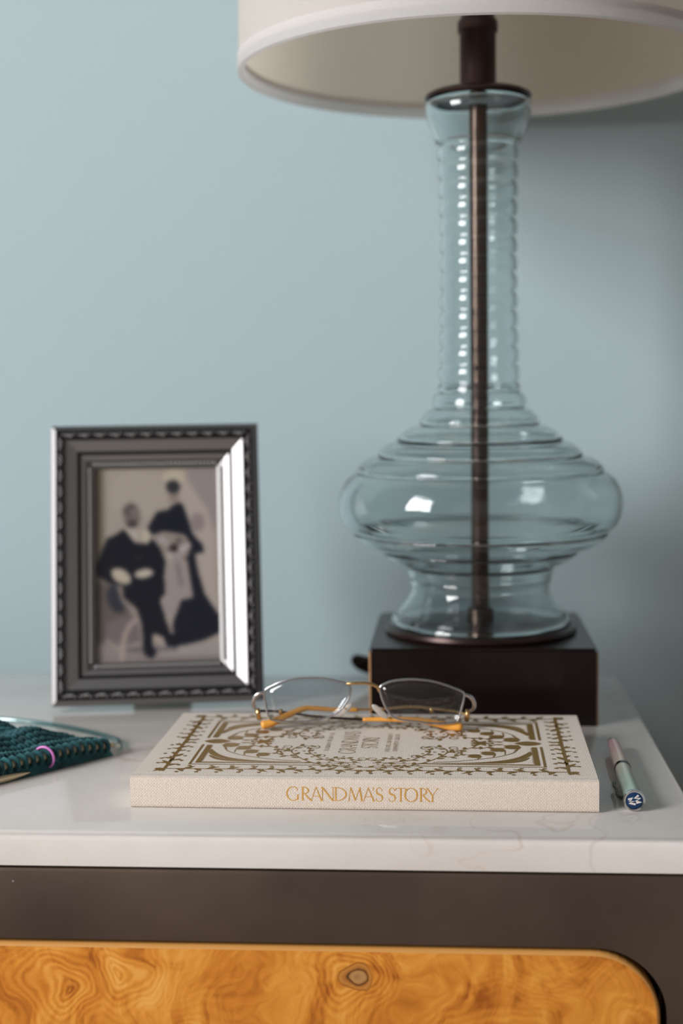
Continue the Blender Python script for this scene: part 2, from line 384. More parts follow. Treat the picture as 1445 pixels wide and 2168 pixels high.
# ------------------------------------------------------------------ table lamp
LX, LY = 0.01794, 0.90100
lamp = thing('table_lamp', 'tall ribbed blue-grey glass lamp with white drum shade on dark square base', 'lamp', (LX, LY, 0))
hw, hb = 0.0677, 0.0462
bm = bmesh.new(); box(bm, -hw, hw, -hw, hw, 0, hb)
ve = [e for e in bm.edges if abs(e.verts[0].co.z - e.verts[1].co.z) > 0.01]
r_ = bmesh.ops.bevel(bm, geom=ve, offset=0.0012, segments=1, affect='EDGES', material=1)
te = [e for e in bm.edges if all(v.co.z > hb - 1e-5 for v in e.verts)]
bmesh.ops.bevel(bm, geom=te, offset=0.0018, segments=2, affect='EDGES', material=0)
part('base', bm, [M['espresso'], M['worn']], lamp)
part('base_collar', lathebm([(0, hb), (0.0600, hb), (0.0608, hb + 0.0015), (0.0600, hb + 0.0036), (0.0575, hb + 0.0042), (0, hb + 0.0042)], 72), M['darkmetal'], lamp, auto=40)
# blown-glass body: outer profile from creased rings
def arcs(creases, per=7):
    out = []
    for (z0, r0, b), (z1, r1, _) in zip(creases, creases[1:]):
        d = Vector((r1 - r0, z1 - z0)); nrm = Vector((-d.y, d.x)).normalized()
        if nrm.x < 0: nrm = -nrm
        for k in range(per):
            t = k / per; h = b * (4 * t * (1 - t)) ** 0.7
            out.append((r0 + d.x * t + nrm.x * h, z0 + d.y * t + nrm.y * h))
    out.append((creases[-1][1], creases[-1][0]))
    return out
def grooved(P, at, dep=2.0, half=0.85):
    q = []
    for r, z in P:
        for c in at:
            if abs(z - c) < half: r -= dep * (1 - abs(z - c) / half)
        q.append((r, z))
    return q
prof = [(31.2, 376.6), (32.4, 375.0), (32.9, 372.0), (32.7, 369.0), (32.0, 366.0), (30.6, 362.5), (29.0, 359.0), (27.8, 356.0), (27.0, 353.0), (26.0, 350.5)]
zt, zb, pitch = 349.5, 203.0, 11.27
nr = round((zt - zb) / pitch)
for i in range(nr * 7):
    t = i / (nr * 7); z = zt + (zb - zt) * t
    base_r = 24.6 - 1.3 * math.sin(PI * t) + 0.2 * t
    prof.append((base_r - 1.0 + 2.1 * abs(math.sin(PI * t * nr)) ** 0.8, z))
prof += arcs([(203, 24.2, 0.8), (197, 26.2, 1.6), (187, 29.2, 1.9), (176.5, 38.0, 2.0), (166, 53.0, 2.2), (156.5, 65.0, 2.4), (147, 78.5, 9.5), (109.5, 81.0, 2.6), (98.5, 63.0, 2.6), (88.3, 46.2, 0.9), (80, 44.4, 0.9), (74, 43.2, -0.4), (65, 47.6, -0.2), (57.5, 53.8, 0.5), (51.0, 57.3, 0.2), (50.3, 57.6, 0)], 8)
_z = sorted({round(z, 3) for _, z in prof} | {c + d for c in (197, 187, 176.5, 166, 156.5, 147, 109.5, 98.5, 88.3) for d in (-.9, -.45, 0, .45, .9)}, reverse=True)
_pz = [z for _, z in prof][::-1]; _pr = [r for r, _ in prof][::-1]
prof = grooved([(float(np.interp(z, _pz, _pr)), z) for z in _z], (197, 187, 176.5, 166, 156.5, 147, 109.5, 98.5, 88.3))
prof = [(r * 0.001, z * 0.001) for r, z in prof]
zs = np.array([p[1] for p in prof]); rs = np.array([p[0] for p in prof])
zi = np.linspace(0.3735, 0.0545, 260)
ri = np.interp(zi, zs[::-1], rs[::-1])
k_ = np.exp(-np.linspace(-1.6, 1.6, 5) ** 2); k_ /= k_.sum()
ri = np.convolve(np.pad(ri, 2, mode='edge'), k_, 'valid') - 0.0027
inner = [(float(r), float(z)) for r, z in zip(ri, zi)][::-1]
bm = bmesh.new(); lathe(bm, prof + [(0.0545, 0.0504)] + inner + [(0.0290, 0.3766)], 96, closed=True)
bmesh.ops.recalc_face_normals(bm, faces=bm.faces)
part('glass_body', bm, M['glass'], lamp, smooth=True, label='ribbed blue-grey glass body')
part('rod', lathebm([(0, 0.0504), (0.0085, 0.0504), (0.0085, 0.060), (0.0056, 0.062), (0.0056, 0.374), (0, 0.374)], 24), M['rod'], lamp, auto=40)
part('cap', lathebm([(0, 0.3768), (0.0318, 0.3768), (0.0330, 0.3776), (0.0325, 0.3795), (0.0290, 0.3815), (0.0150, 0.3835), (0, 0.3835)], 64), M['darkmetal'], lamp, auto=40)
stem = part('neck', lathebm([(0, 0.3835), (0.0118, 0.3835), (0.0112, 0.387), (0.0112, 0.416), (0.0124, 0.4175), (0.0124, 0.4235), (0.0108, 0.4255), (0.0095, 0.431), (0.0095, 0.436), (0, 0.436)], 32), M['darkmetal'], lamp, auto=40)
part('socket', lathebm([(0, 0.436), (0.0145, 0.436), (0.016, 0.441), (0.016, 0.470), (0.013, 0.474), (0, 0.474)], 32), M['darkmetal'], lamp, auto=40)
part('bulb', lathebm([(0, 0.474), (0.012, 0.474), (0.013, 0.485), (0.020, 0.505), (0.029, 0.525), (0.030, 0.540), (0.024, 0.556), (0.012, 0.565), (0, 0.567)], 32), M['bulb'], lamp, smooth=True)
SR, SZ, SH = 0.1470, 0.3915, 0.215
tilt = Matrix.Translation((0, 0, SZ)) @ Matrix.Rotation(math.radians(0.45), 4, 'Y')
def shade_part(name, prof_, m, n=128):
    bm = lathebm(prof_, n, closed=True); bm.transform(tilt); bmesh.ops.recalc_face_normals(bm, faces=bm.faces)
    return part(name, bm, m, lamp, auto=40)
sh = shade_part('lamp_shade', [(SR, 0.006), (SR - 0.001, SH), (SR - 0.0018, SH), (SR - 0.0008, 0.006)], [M['shade'], M['shade_in']])
for p in sh.data.polygons:
    c = p.center; p.material_index = 1 if p.normal.x * c.x + p.normal.y * c.y < 0 else 0
shade_part('shade_trim', [(SR + 0.0007, 0.0008), (SR + 0.0007, 0.0105), (SR + 0.0001, 0.0108), (SR + 0.0001, 0.0065), (SR - 0.0022, 0.0065), (SR - 0.0022, 0.0105), (SR - 0.0030, 0.0105), (SR - 0.0030, 0.0008), (SR - 0.0015, 0.0)], M['shade'])
bm = bmesh.new()
for a in (0.4, 0.4 + 2 * PI / 3, 0.4 + 4 * PI / 3):
    tube(bm, [(0.014 * math.cos(a), 0.014 * math.sin(a), SZ + 0.18), (0.144 * math.cos(a), 0.144 * math.sin(a), SZ + 0.2)], 0.0018, 8)
tube(bm, [(0.016 * math.cos(t * PI / 8), 0.016 * math.sin(t * PI / 8), SZ + 0.18) for t in range(16)], 0.002, 8, closed=True)
for sx in (-1, 1): tube(bm, catmull([(sx * 0.015, 0, 0.462), (sx * 0.040, 0, 0.50), (sx * 0.036, 0, 0.55), (sx * 0.012, 0, SZ + 0.18)], 5), 0.0018, 8)
part('shade_carrier', bm, M['darkmetal'], lamp)
part('cord', tubebm(catmull([(0.010, 0.066, 0.010), (-0.030, 0.072, 0.008), (-0.070, 0.0735, 0.0100), (-0.0850, 0.0742, 0.0125), (-0.0815, 0.0750, 0.0065), (-0.066, 0.0755, 0.0034), (-0.02, 0.0755, 0.0034), (0.03, 0.0755, 0.0034), (0.050, 0.0755, 0.0060)], 6), 0.0030, 10), M['darkmetal'], lamp)

# ------------------------------------------------------------------ picture frame
FW, FH = 0.1327, 0.1790
fr = thing('picture_frame', 'ornate dark silver picture frame with an old wedding portrait, leaning at left', 'picture frame', (-0.18600, 0.87750, 0.0022), (math.radians(-14.0), 0, math.radians(9.1)))
# local axes: x along width, z up the frame, front = -y
PR = [(0.0, 0.0), (0.0, 10.6), (0.4, 11.2), (3.3, 12.9), (3.6, 12.8), (3.9, 11.9), (8.6, 11.9), (8.9, 12.8), (9.7, 12.9), (10.3, 12.3), (16.6, 8.9), (16.9, 7.2), (18.7, 7.0), (18.9, 7.9), (22.2, 6.1), (22.6, 4.9), (26.2, 3.1), (26.9, 2.6), (26.9, 0.0)]
# 0 silver, 1 patina, 2 dark silver
PM = [1, 2, 2, 1, 1, 1, 1, 1, 2, 0, 1, 1, 1, 0, 1, 2, 2, 2]
PR = [(d * 0.001, h * 0.001) for d, h in PR]
SIDES = []
def moulding(length, horizontal):
    bm = bmesh.new(); h2 = length / 2
    A_ = [bm.verts.new((-h2 + d, -h, d)) for d, h in PR]; B_ = [bm.verts.new((h2 - d, -h, d)) for d, h in PR]
    for k in range(len(PR) - 1):
        f = bm.faces.new((A_[k], A_[k + 1], B_[k + 1], B_[k])); f.material_index = PM[k]
    f = bm.faces.new((A_[-1], A_[0], B_[0], B_[-1])); f.material_index = 1
    bm.faces.new(A_[::-1]); bm.faces.new(B_)
    bmesh.ops.recalc_face_normals(bm, faces=bm.faces)
    return bm
sides = [(FW, Matrix.Identity(4)),
         (FH, Matrix.Translation((FW / 2, 0, FH / 2)) @ Matrix.Rotation(-PI / 2, 4, 'Y')),
         (FW, Matrix.Translation((0, 0, FH)) @ Matrix.Rotation(PI, 4, 'Y')),
         (FH, Matrix.Translation((-FW / 2, 0, FH / 2)) @ Matrix.Rotation(PI / 2, 4, 'Y'))]
# carved leaf motif: a few raised lobes
def leaf_mesh():
    bm = bmesh.new()
    for (x, z, a, l, w) in ((0, 0, 90, 1.9, 1.0), (-1.5, 0.5, 35, 2.1, 0.8), (1.5, 0.5, -35, 2.1, 0.8), (-3.2, -0.5, -20, 1.7, 0.7), (3.2, -0.5, 20, 1.7, 0.7)):
        m = Matrix.Translation((x * .001, 0, z * .001)) @ Matrix.Rotation(math.radians(-a), 4, 'Y') @ Matrix.Diagonal((l * .001, .0011, w * .001, 1))
        bmesh.ops.create_icosphere(bm, subdivisions=1, radius=1.0, matrix=m)
    return finish(bm, 'carved_leaf', True)
LEAF = leaf_mesh(); LEAF.materials.append(M['dark_silver'])
for (ln, mt) in sides:
    o = part('moulding', moulding(ln, True), [M['silver'], M['black'], M['dark_silver']], fr)
    o.data.transform(mt)
    n = round((ln - 0.014) / 0.0102)
    for k in range(n):
        c = bpy.data.objects.new('carved_leaf', LEAF); link(c); c.parent = o
        x = -ln / 2 + 0.007 + (ln - 0.014) * (k + 0.5) / n
        c.matrix_local = mt @ Matrix.Translation((x, -0.0123, 0.00625))
    bm = bmesh.new(); nb = int((ln - 0.05) / 0.0027)
    for k in range(nb):
        x = -ln / 2 + 0.0265 + (ln - 0.053) * (k + 0.5) / nb
        bmesh.ops.create_icosphere(bm, subdivisions=1, radius=0.00145, matrix=Matrix.Translation((x, -0.0046, 0.0244)))
    bm.transform(mt); part('bead_row', bm, M['silver'], o, smooth=True, kind='stuff')
ix, iz0, iz1 = FW / 2 - 0.0265, 0.0265, FH - 0.0265
part('backing_board', boxbm(-FW / 2 + 0.008, FW / 2 - 0.008, 0.0, 0.0025, 0.008, FH - 0.008), M['board'], fr)
# the printed photograph, painted as colours of the print
def soft(mask, it):
    for _ in range(it):
        p = np.pad(mask, 1, mode='edge')
        mask = (p[:-2, 1:-1] + p[2:, 1:-1] + p[1:-1, :-2] + p[1:-1, 2:] + p[1:-1, 1:-1]) / 5
    return mask
GW, GH = 134, 201
xx, yy = np.meshgrid(np.linspace(20, 1390, GW), np.linspace(50, 2090, GH))
img = np.zeros((GH, GW, 3)); img[:] = (158, 148, 139)
def lay(mask, col, it=1, a=1.0):
    global img
    k = (soft(mask.astype(float), it) * a)[..., None]; img = img * (1 - k) + np.array(col) * k
def ell(cx, cy, rx, ry, rot=0):
    c, s = math.cos(math.radians(rot)), math.sin(math.radians(rot)); u = (xx - cx) * c + (yy - cy) * s; v = -(xx - cx) * s + (yy - cy) * c
    return (u / rx) ** 2 + (v / ry) ** 2 < 1
def poly(P):
    ins = np.zeros(xx.shape, bool); n = len(P)
    for i in range(n):
        (x0, y0), (x1, y1) = P[i], P[(i + 1) % n]
        if y0 == y1: continue
        c = (yy >= min(y0, y1)) & (yy < max(y0, y1)) & (xx < x0 + (yy - y0) * (x1 - x0) / (y1 - y0)); ins ^= c
    return ins
def stroke(P, w):
    m = np.zeros(xx.shape, bool)
    for (x0, y0), (x1, y1) in zip(P, P[1:]):
        d = np.array([x1 - x0, y1 - y0], float); t = np.clip(((xx - x0) * d[0] + (yy - y0) * d[1]) / (d @ d), 0, 1)
        m |= np.hypot(xx - x0 - t * d[0], yy - y0 - t * d[1]) < w / 2
    return m
lay(xx < 140, (116, 108, 92), 9, .8); lay((xx > 1050) & (yy < 700), (140, 130, 130), 8, .7); lay(ell(520, 330, 330, 260), (166, 156, 147), 9, .7)
lay((yy > 1250) & (xx < 420), (96, 88, 84), 9); lay(yy > 1900, (152, 145, 140), 6); lay(yy > 2030, (128, 120, 116), 4)
lay((yy > 1880) & (xx < 700), (132, 122, 120), 8, .8)
lay(poly([(780, 150), (900, 80), (1030, 150), (1130, 300), (1280, 520), (1340, 800), (1350, 1500), (1380, 1650), (1250, 1560), (1190, 1200), (1130, 900), (1050, 600), (960, 380)]), (168, 157, 150), 3)
lay(ell(1160, 640, 75, 100), (128, 116, 116), 6, .8); lay(ell(905, 150, 125, 75), (180, 170, 152), 4)
lay(ell(900, 345, 62, 80), (140, 128, 120), 2); lay(ell(893, 255, 78, 72), (48, 49, 54), 2)
lay(ell(880, 335, 9, 7), (60, 55, 55), 1); lay(ell(925, 335, 9, 7), (60, 55, 55), 1); lay(ell(903, 380, 16, 6), (90, 70, 70), 1)
lay(poly([(960, 425), (1000, 450), (1060, 620), (1100, 760), (1210, 880), (1225, 965), (1120, 970), (1150, 1150), (1225, 1400), (1390, 1640), (1390, 1800), (1200, 1880), (1000, 1920), (830, 1900), (880, 1650), (960, 1450), (1090, 1430), (1040, 1040), (1000, 1030), (1050, 830), (1010, 770), (780, 730), (660, 770), (600, 700), (650, 610), (710, 520), (840, 500), (890, 450)]), (25, 27, 38), 2)
lay(poly([(680, 760), (800, 740), (1000, 770), (1090, 880), (1040, 1010), (900, 1050), (780, 960), (740, 900)]), (142, 130, 124), 3)
for (a, b, r, c) in ((890, 905, 55, 52), (950, 830, 40, 96), (820, 860, 35, 160), (990, 920, 45, 176), (850, 985, 45, 168), (760, 820, 40, 168), (940, 985, 40, 156), (1045, 880, 30, 185)): lay(ell(a, b, r, r * .8), (c, c - 8, c - 12), 2)
lay(poly([(860, 1040), (1010, 1040), (1060, 1250), (1095, 1425), (960, 1450), (900, 1610), (790, 1600), (740, 1530), (800, 1420), (800, 1250)]), (150, 139, 137), 3)
lay(stroke([(930, 1080), (970, 1300)], 40), (112, 102, 108), 4, .8)
lay(poly([(130, 1680), (300, 1620), (480, 1600), (530, 1880), (330, 1920), (150, 1840)]), (112, 101, 103), 5)
lay(ell(250, 1430, 90, 150, -20), (38, 42, 54), 6, .8)
lay(stroke([(480, 1640), (400, 1700), (350, 1790), (320, 1900), (305, 2050)], 46), (160, 147, 138), 2); lay(stroke([(140, 1850), (290, 1955)], 34), (150, 138, 130), 3); lay(stroke([(350, 1925), (540, 1890)], 26), (150, 140, 132), 3)
lay(stroke([(290, 1310), (330, 1440), (460, 1590)], 40), (142, 130, 124), 3)
lay(stroke([(380, 1960), (900, 1960)], 30), (60, 60, 70), 5, .7); lay(stroke([(650, 1860), (770, 1845)], 44), (165, 152, 140), 2)
lay(poly([(340, 700), (240, 760), (160, 790), (110, 900), (35, 1090), (45, 1180), (180, 1260), (330, 1290), (330, 1400), (480, 1540), (530, 1700), (545, 1950), (560, 2020), (640, 2055), (690, 1990), (640, 1920), (650, 1790), (760, 1830), (800, 1930), (900, 1940), (1015, 1895), (960, 1840), (880, 1800), (760, 1560), (730, 1450), (790, 1380), (780, 1200), (800, 1050), (740, 900), (650, 800), (600, 850), (480, 850), (400, 760)]), (22, 24, 34), 2)
lay(stroke([(800, 1630), (860, 1790)], 40), (150, 140, 132), 2)
lay(poly([(365, 680), (505, 715), (490, 835), (460, 835), (390, 745)]), (172, 161, 154), 2)
lay(ell(437, 565, 95, 125), (118, 108, 103), 2); lay(ell(405, 490, 80, 60, -30), (84, 78, 78), 4, .9); lay(ell(435, 640, 55, 42), (66, 61, 63), 3)
lay(ell(410, 560, 10, 8), (70, 62, 62), 1); lay(ell(475, 560, 10, 8), (70, 62, 62), 1); lay(ell(445, 505, 45, 16), (142, 130, 120), 3)
lay(ell(585, 780, 52, 76), (178, 168, 154), 2); lay(ell(310, 1190, 120, 72, 30), (178, 167, 150), 2); lay(ell(560, 1168, 105, 48, -8), (182, 172, 158), 2); lay(ell(490, 1000, 50, 14), (72, 56, 46), 3, .6)
img = np.stack([soft(img[..., c], 5) for c in range(3)], -1)
lin = np.where(img / 255 <= .04045, img / 255 / 12.92, ((img / 255 + .055) / 1.055) ** 2.4) * 1.15 - 0.004; lin = np.clip(lin, 0.002, 1)
PX, PZ = np.meshgrid(np.linspace(-ix, ix, GW), np.linspace(iz1, iz0, GH))
V = np.stack([PX.ravel(), np.full(PX.size, -0.0012), PZ.ravel()], 1)
idx = np.arange(GW * GH).reshape(GH, GW)
Fq = np.stack([idx[:-1, :-1].ravel(), idx[1:, :-1].ravel(), idx[1:, 1:].ravel(), idx[:-1, 1:].ravel()], 1)
me = bpy.data.meshes.new('photograph'); me.from_pydata(V.tolist(), [], Fq.tolist())
ca = me.color_attributes.new('print', 'FLOAT_COLOR', 'POINT')
ca.data.foreach_set('color', np.concatenate([lin.reshape(-1, 3), np.ones((GW * GH, 1))], 1).astype(np.float32).ravel())
mp = mat('old_photo_print', (1, 1, 1), 0.8, **{'Specular IOR Level': 0.1}); gp = G(mp); gp.set(gp.b.inputs['Base Color'], gp.n('ShaderNodeVertexColor', layer_name='print').outputs[0])
part('photograph', me, mp, fr, label='sepia print of a seated man and a standing bride')
part('glass_pane', boxbm(-ix, ix, -0.0026, -0.0016, iz0, iz1), M['pane'], fr)
bm = bmesh.new(); z0 = 0.115                                         # easel leg behind
t14 = math.radians(14.0)
q = Vector((0, 0.0025, z0)); foot = Vector((0, 0, 0)) 
# ground line in frame-local axes: rotate world-down; foot stands 60 mm behind
ft = Matrix.Rotation(t14, 4, 'X') @ Vector((0, 0.062, -0.0021))
d = ft - q; side = Vector((1, 0, 0)); nn = d.cross(side).normalized() * 0.0012
vs = []
for (pp, w) in ((q, 0.012), (ft, 0.020)):
    vs.append([bm.verts.new(pp + side * sx * w + nn * sn) for sx, sn in ((-1, -1), (1, -1), (1, 1), (-1, 1))])
for k in range(4): bm.faces.new((vs[0][k], vs[0][(k + 1) % 4], vs[1][(k + 1) % 4], vs[1][k]))
bm.faces.new(vs[0][::-1]); bm.faces.new(vs[1]); bmesh.ops.recalc_face_normals(bm, faces=bm.faces)
part('easel_leg', bm, M['board'], fr)

# ------------------------------------------------------------------ book
BX, BY, BT, BW, BD = -0.1563, 0.6636, 0.0154, 0.225, 0.1345
book = thing('book', 'cream linen book with gold floral cover lying at the marble front edge', 'book', (BX, BY, 0), (0, 0, -0.0079))
def slab_r(x0, x1, y0, y1, z0, z1, b): return boxbm(x0, x1, y0, y1, z0, z1, bev=b, seg=3)
bm = bmesh.new()                                                     # front board with its hinge groove: swept section
sec = [(0.0022, BT - 0.0026), (0.0022, BT - 0.0006), (0.0030, BT - 0.0001), (0.0045, BT - 0.0002), (0.0062, BT - 0.0005), (0.0080, BT - 0.0002), (0.0095, BT), (BD - 0.0006, BT), (BD, BT - 0.0006), (BD, BT - 0.0026)]
A_ = [bm.verts.new((0.0003, y, z)) for y, z in sec]; B_ = [bm.verts.new((BW - 0.0003, y, z)) for y, z in sec]
A0 = [bm.verts.new((0, y, z - 0.0004)) for y, z in sec]; B0 = [bm.verts.new((BW, y, z - 0.0004)) for y, z in sec]
n = len(sec)
for P_, Q_ in ((A0, A_), (A_, B_), (B_, B0)):
    for k in range(n): bm.faces.new((P_[k], P_[(k + 1) % n], Q_[(k + 1) % n], Q_[k]))
bm.faces.new(A0); bm.faces.new(B0[::-1]); bmesh.ops.recalc_face_normals(bm, faces=bm.faces)
cover = part('front_cover', bm, M['linen'], book, auto=35)
part('back_cover', slab_r(0, BW, 0.0022, BD, 0.0002, 0.0026, 0.0005), M['linen'], book, auto=35)
bm = bmesh.new()                                                     # flat spine with softly rounded long edges
sec = [(0.0026, 0.0002), (0.0010, 0.0003), (0.0003, 0.0008), (0.0, 0.0020), (0.0, BT - 0.0022), (0.0003, BT - 0.0010), (0.0010, BT - 0.0003), (0.0022, BT - 0.0001), (0.0026, BT - 0.0008), (0.0026, 0.0010)]
A_ = [bm.verts.new((0.0003, y, z)) for y, z in sec]; B_ = [bm.verts.new((BW - 0.0003, y, z)) for y, z in sec]
n = len(sec)
for k in range(n): bm.faces.new((A_[k], A_[(k + 1) % n], B_[(k + 1) % n], B_[k]))
bm.faces.new(A_); bm.faces.new(B_[::-1]); bmesh.ops.recalc_face_normals(bm, faces=bm.faces)
spine = part('spine', bm, M['linen'], book, auto=60)
part('page_block', boxbm(0.003, BW - 0.003, 0.0027, BD - 0.004, 0.0027, BT - 0.0027), M['paper'], book)

# foil work: flat polygons in (u, v)
class Foil:
    def __init__(s): s.bm = bmesh.new(); s.k = 0
    def lift(s): s.k = (s.k + 1) % 17; return s.k * 0.000004          # overlapping strokes lie one on another
    def poly(s, P):
        h = s.lift()
        try: s.bm.faces.new([s.bm.verts.new((x, y, h)) for x, y in P])
        except ValueError: pass
    def ribbon(s, P, W):
        n = len(P); W = W if isinstance(W, (list, tuple)) else [W] * n
        lo, hi = [], []; h = s.lift()
        for i in range(n):
            a, b = P[max(i - 1, 0)], P[min(i + 1, n - 1)]; dx, dy = b[0] - a[0], b[1] - a[1]; l = math.hypot(dx, dy) or 1
            nx, ny = -dy / l * W[i] / 2, dx / l * W[i] / 2
            lo.append(s.bm.verts.new((P[i][0] - nx, P[i][1] - ny, h))); hi.append(s.bm.verts.new((P[i][0] + nx, P[i][1] + ny, h)))
        for i in range(n - 1): s.bm.faces.new((lo[i], lo[i + 1], hi[i + 1], hi[i]))
    def leaf(s, x, y, a, l, w):
        c, d = math.cos(a), math.sin(a); P = []
        for t, h in ((0, 0), (.2, .6), (.45, 1), (.75, .7), (1, 0), (.75, -.7), (.45, -1), (.2, -.6)):
            P.append((x + c * t * l - d * h * w / 2, y + d * t * l + c * h * w / 2))
        s.poly(P)
    def blob(s, x, y, rx, ry, n=14):
        s.poly([(x + rx * math.cos(2 * PI * k / n), y + ry * math.sin(2 * PI * k / n)) for k in range(n)])
def cr2(P, per=8): return [(v.x, v.y) for v in catmull([(a, b, 0) for a, b in P], per)]
def arc(cx, cy, rx, ry, a0, a1, n=20):
    return [(cx + rx * math.cos(math.radians(a0 + (a1 - a0) * k / n)), cy + ry * math.sin(math.radians(a0 + (a1 - a0) * k / n))) for k in range(n + 1)]
TN, TK = 0.045, 0.105
def glyph(F, ch, T):
    """T maps letter space (cap height 1) to the page"""
    def rib(P, W): F.ribbon([T(*p) for p in P], [w * T.s for w in (W if isinstance(W, (list, tuple)) else [W] * len(P))])
    def thickarc(P, lo=TN, hi=TK):
        W = []
        for i in range(len(P)):
            a, b = P[max(i - 1, 0)], P[min(i + 1, len(P) - 1)]; l = math.hypot(b[0] - a[0], b[1] - a[1]) or 1
            W.append(lo + (hi - lo) * (abs(b[1] - a[1]) / l) ** 1.3)
        rib(P, W)
    def serif(x, y, w=0.11): rib([(x - w, y), (x + w, y)], 0.035)
    if ch == 'G':
        thickarc(arc(.46, .5, .43, .5, 50, 318, 30)); rib([(.80, .06), (.80, .42)], TK * .9); serif(.80, .42, .10); rib([(.735, .87), (.76, .74)], TN)
    elif ch == 'R':
        rib([(.13, 0), (.13, 1)], TK); serif(.13, .02); serif(.10, .98, .08); thickarc(arc(.15, .74, .38, .25, 90, -90)); rib([(.28, .50), (.50, .22), (.78, .0)], [.07, TK, TK * .8])
    elif ch == 'A':
        rib([(.06, 0), (.42, 1.02)], TN); rib([(.40, 1.02), (.80, 0)], [TN, TK]); rib([(.19, .34), (.66, .34)], TN); serif(.06, .02, .08); serif(.80, .02, .09)
    elif ch == 'N':
        rib([(.10, 0), (.10, 1)], TN); rib([(.08, 1), (.86, 0)], TK); rib([(.86, 0), (.86, 1)], TN); serif(.10, .02, .08); serif(.86, .98, .09); serif(.06, .98, .07)
    elif ch == 'D':
        rib([(.13, 0), (.13, 1)], TK); serif(.10, .02, .09); serif(.10, .98, .09); thickarc(arc(.15, .5, .72, .48, 90, -90, 26))
    elif ch == 'M':
        rib([(.05, 0), (.19, 1)], TN); rib([(.18, 1.0), (.52, .05)], [.08, TK]); rib([(.50, .05), (.85, 1)], TN); rib([(.83, 1.0), (.97, 0)], TK); serif(.05, .02, .08); serif(.97, .02, .09)
    elif ch == 'S':
        P = arc(.27, .75, .20, .24, 35, 235, 16) + arc(.25, .255, .235, .25, 62, -140, 18)
        thickarc(P, .05, .10) if False else rib(P, [TN + (TK * 1.15 - TN) * math.exp(-((k / (len(P) - 1) - .5) / .22) ** 2) for k in range(len(P))])
        rib([(.44, .90), (.45, .74)], TN); rib([(.06, .24), (.065, .06)], TN)
    elif ch == 'T':
        rib([(.36, 0), (.36, .98)], TK); serif(.36, .02); rib([(.02, .97), (.70, .97)], TN); rib([(.03, .97), (.01, .82)], TN); rib([(.69, .97), (.71, .82)], TN)
    elif ch == 'O':
        thickarc(arc(.46, .5, .43, .49, 0, 360, 40))
    elif ch == 'Y':
        rib([(.03, 1), (.40, .46)], TK * .9); rib([(.78, 1), (.40, .46)], TN); rib([(.40, .5), (.40, 0)], TK); serif(.40, .02); serif(.05, .98, .08); serif(.77, .98, .08)
    elif ch == "'":
        rib([(.10, 1.0), (.06, .76)], [.09, .03])
class Tr:
    def __init__(s, o, ex, ey, sc): s.o, s.ex, s.ey, s.s = o, ex, ey, sc
    def __call__(s, x, y): return (s.o[0] + (s.ex[0] * x + s.ey[0] * y) * s.s, s.o[1] + (s.ex[1] * x + s.ey[1] * y) * s.s)
# letter starts, measured along a line of 13.3 cap heights: GRANDMA'S STORY
POS = [('G', 0.0), ('R', 1.02), ('A', 1.68), ('N', 2.44), ('D', 3.36), ('M', 4.36), ('A', 5.38), ("'", 6.06), ('S', 6.30), ('S', 7.20), ('T', 7.72), ('O', 8.34), ('R', 9.36), ('Y', 9.90)]
fs = Foil(); cap = 6.75; sx = 72.6 / (10.72 * cap)
for ch, x in POS:
    glyph(fs, ch, Tr((76.6 + x * cap * sx, 4.6), (sx, 0), (0, 1), cap))
for v in fs.bm.verts: v.co = Vector((v.co.x * .001, -0.00006 - v.co.z, v.co.y * .001))
bmesh.ops.recalc_face_normals(fs.bm, faces=fs.bm.faces)
part('foil_lettering', fs.bm, M['foil_lit'], spine, label='gold lettering on the spine')
F = Foil()
def mirrored(fn):
    n0 = len(F.bm.verts); f0 = len(F.bm.faces); fn()
    F.bm.verts.ensure_lookup_table(); F.bm.faces.ensure_lookup_table()
    vs = list(F.bm.verts)[n0:]; fc = list(F.bm.faces)[f0:]
    for mx, my in ((1, 0), (0, 1), (1, 1)):
        mp_ = {v: F.bm.verts.new((226.0 - v.co.x if mx else v.co.x, 139.0 - v.co.y if my else v.co.y, v.co.z + 0.00007 * (mx + 2 * my))) for v in vs}
        for f in fc: F.bm.faces.new([mp_[v] for v in f.verts])
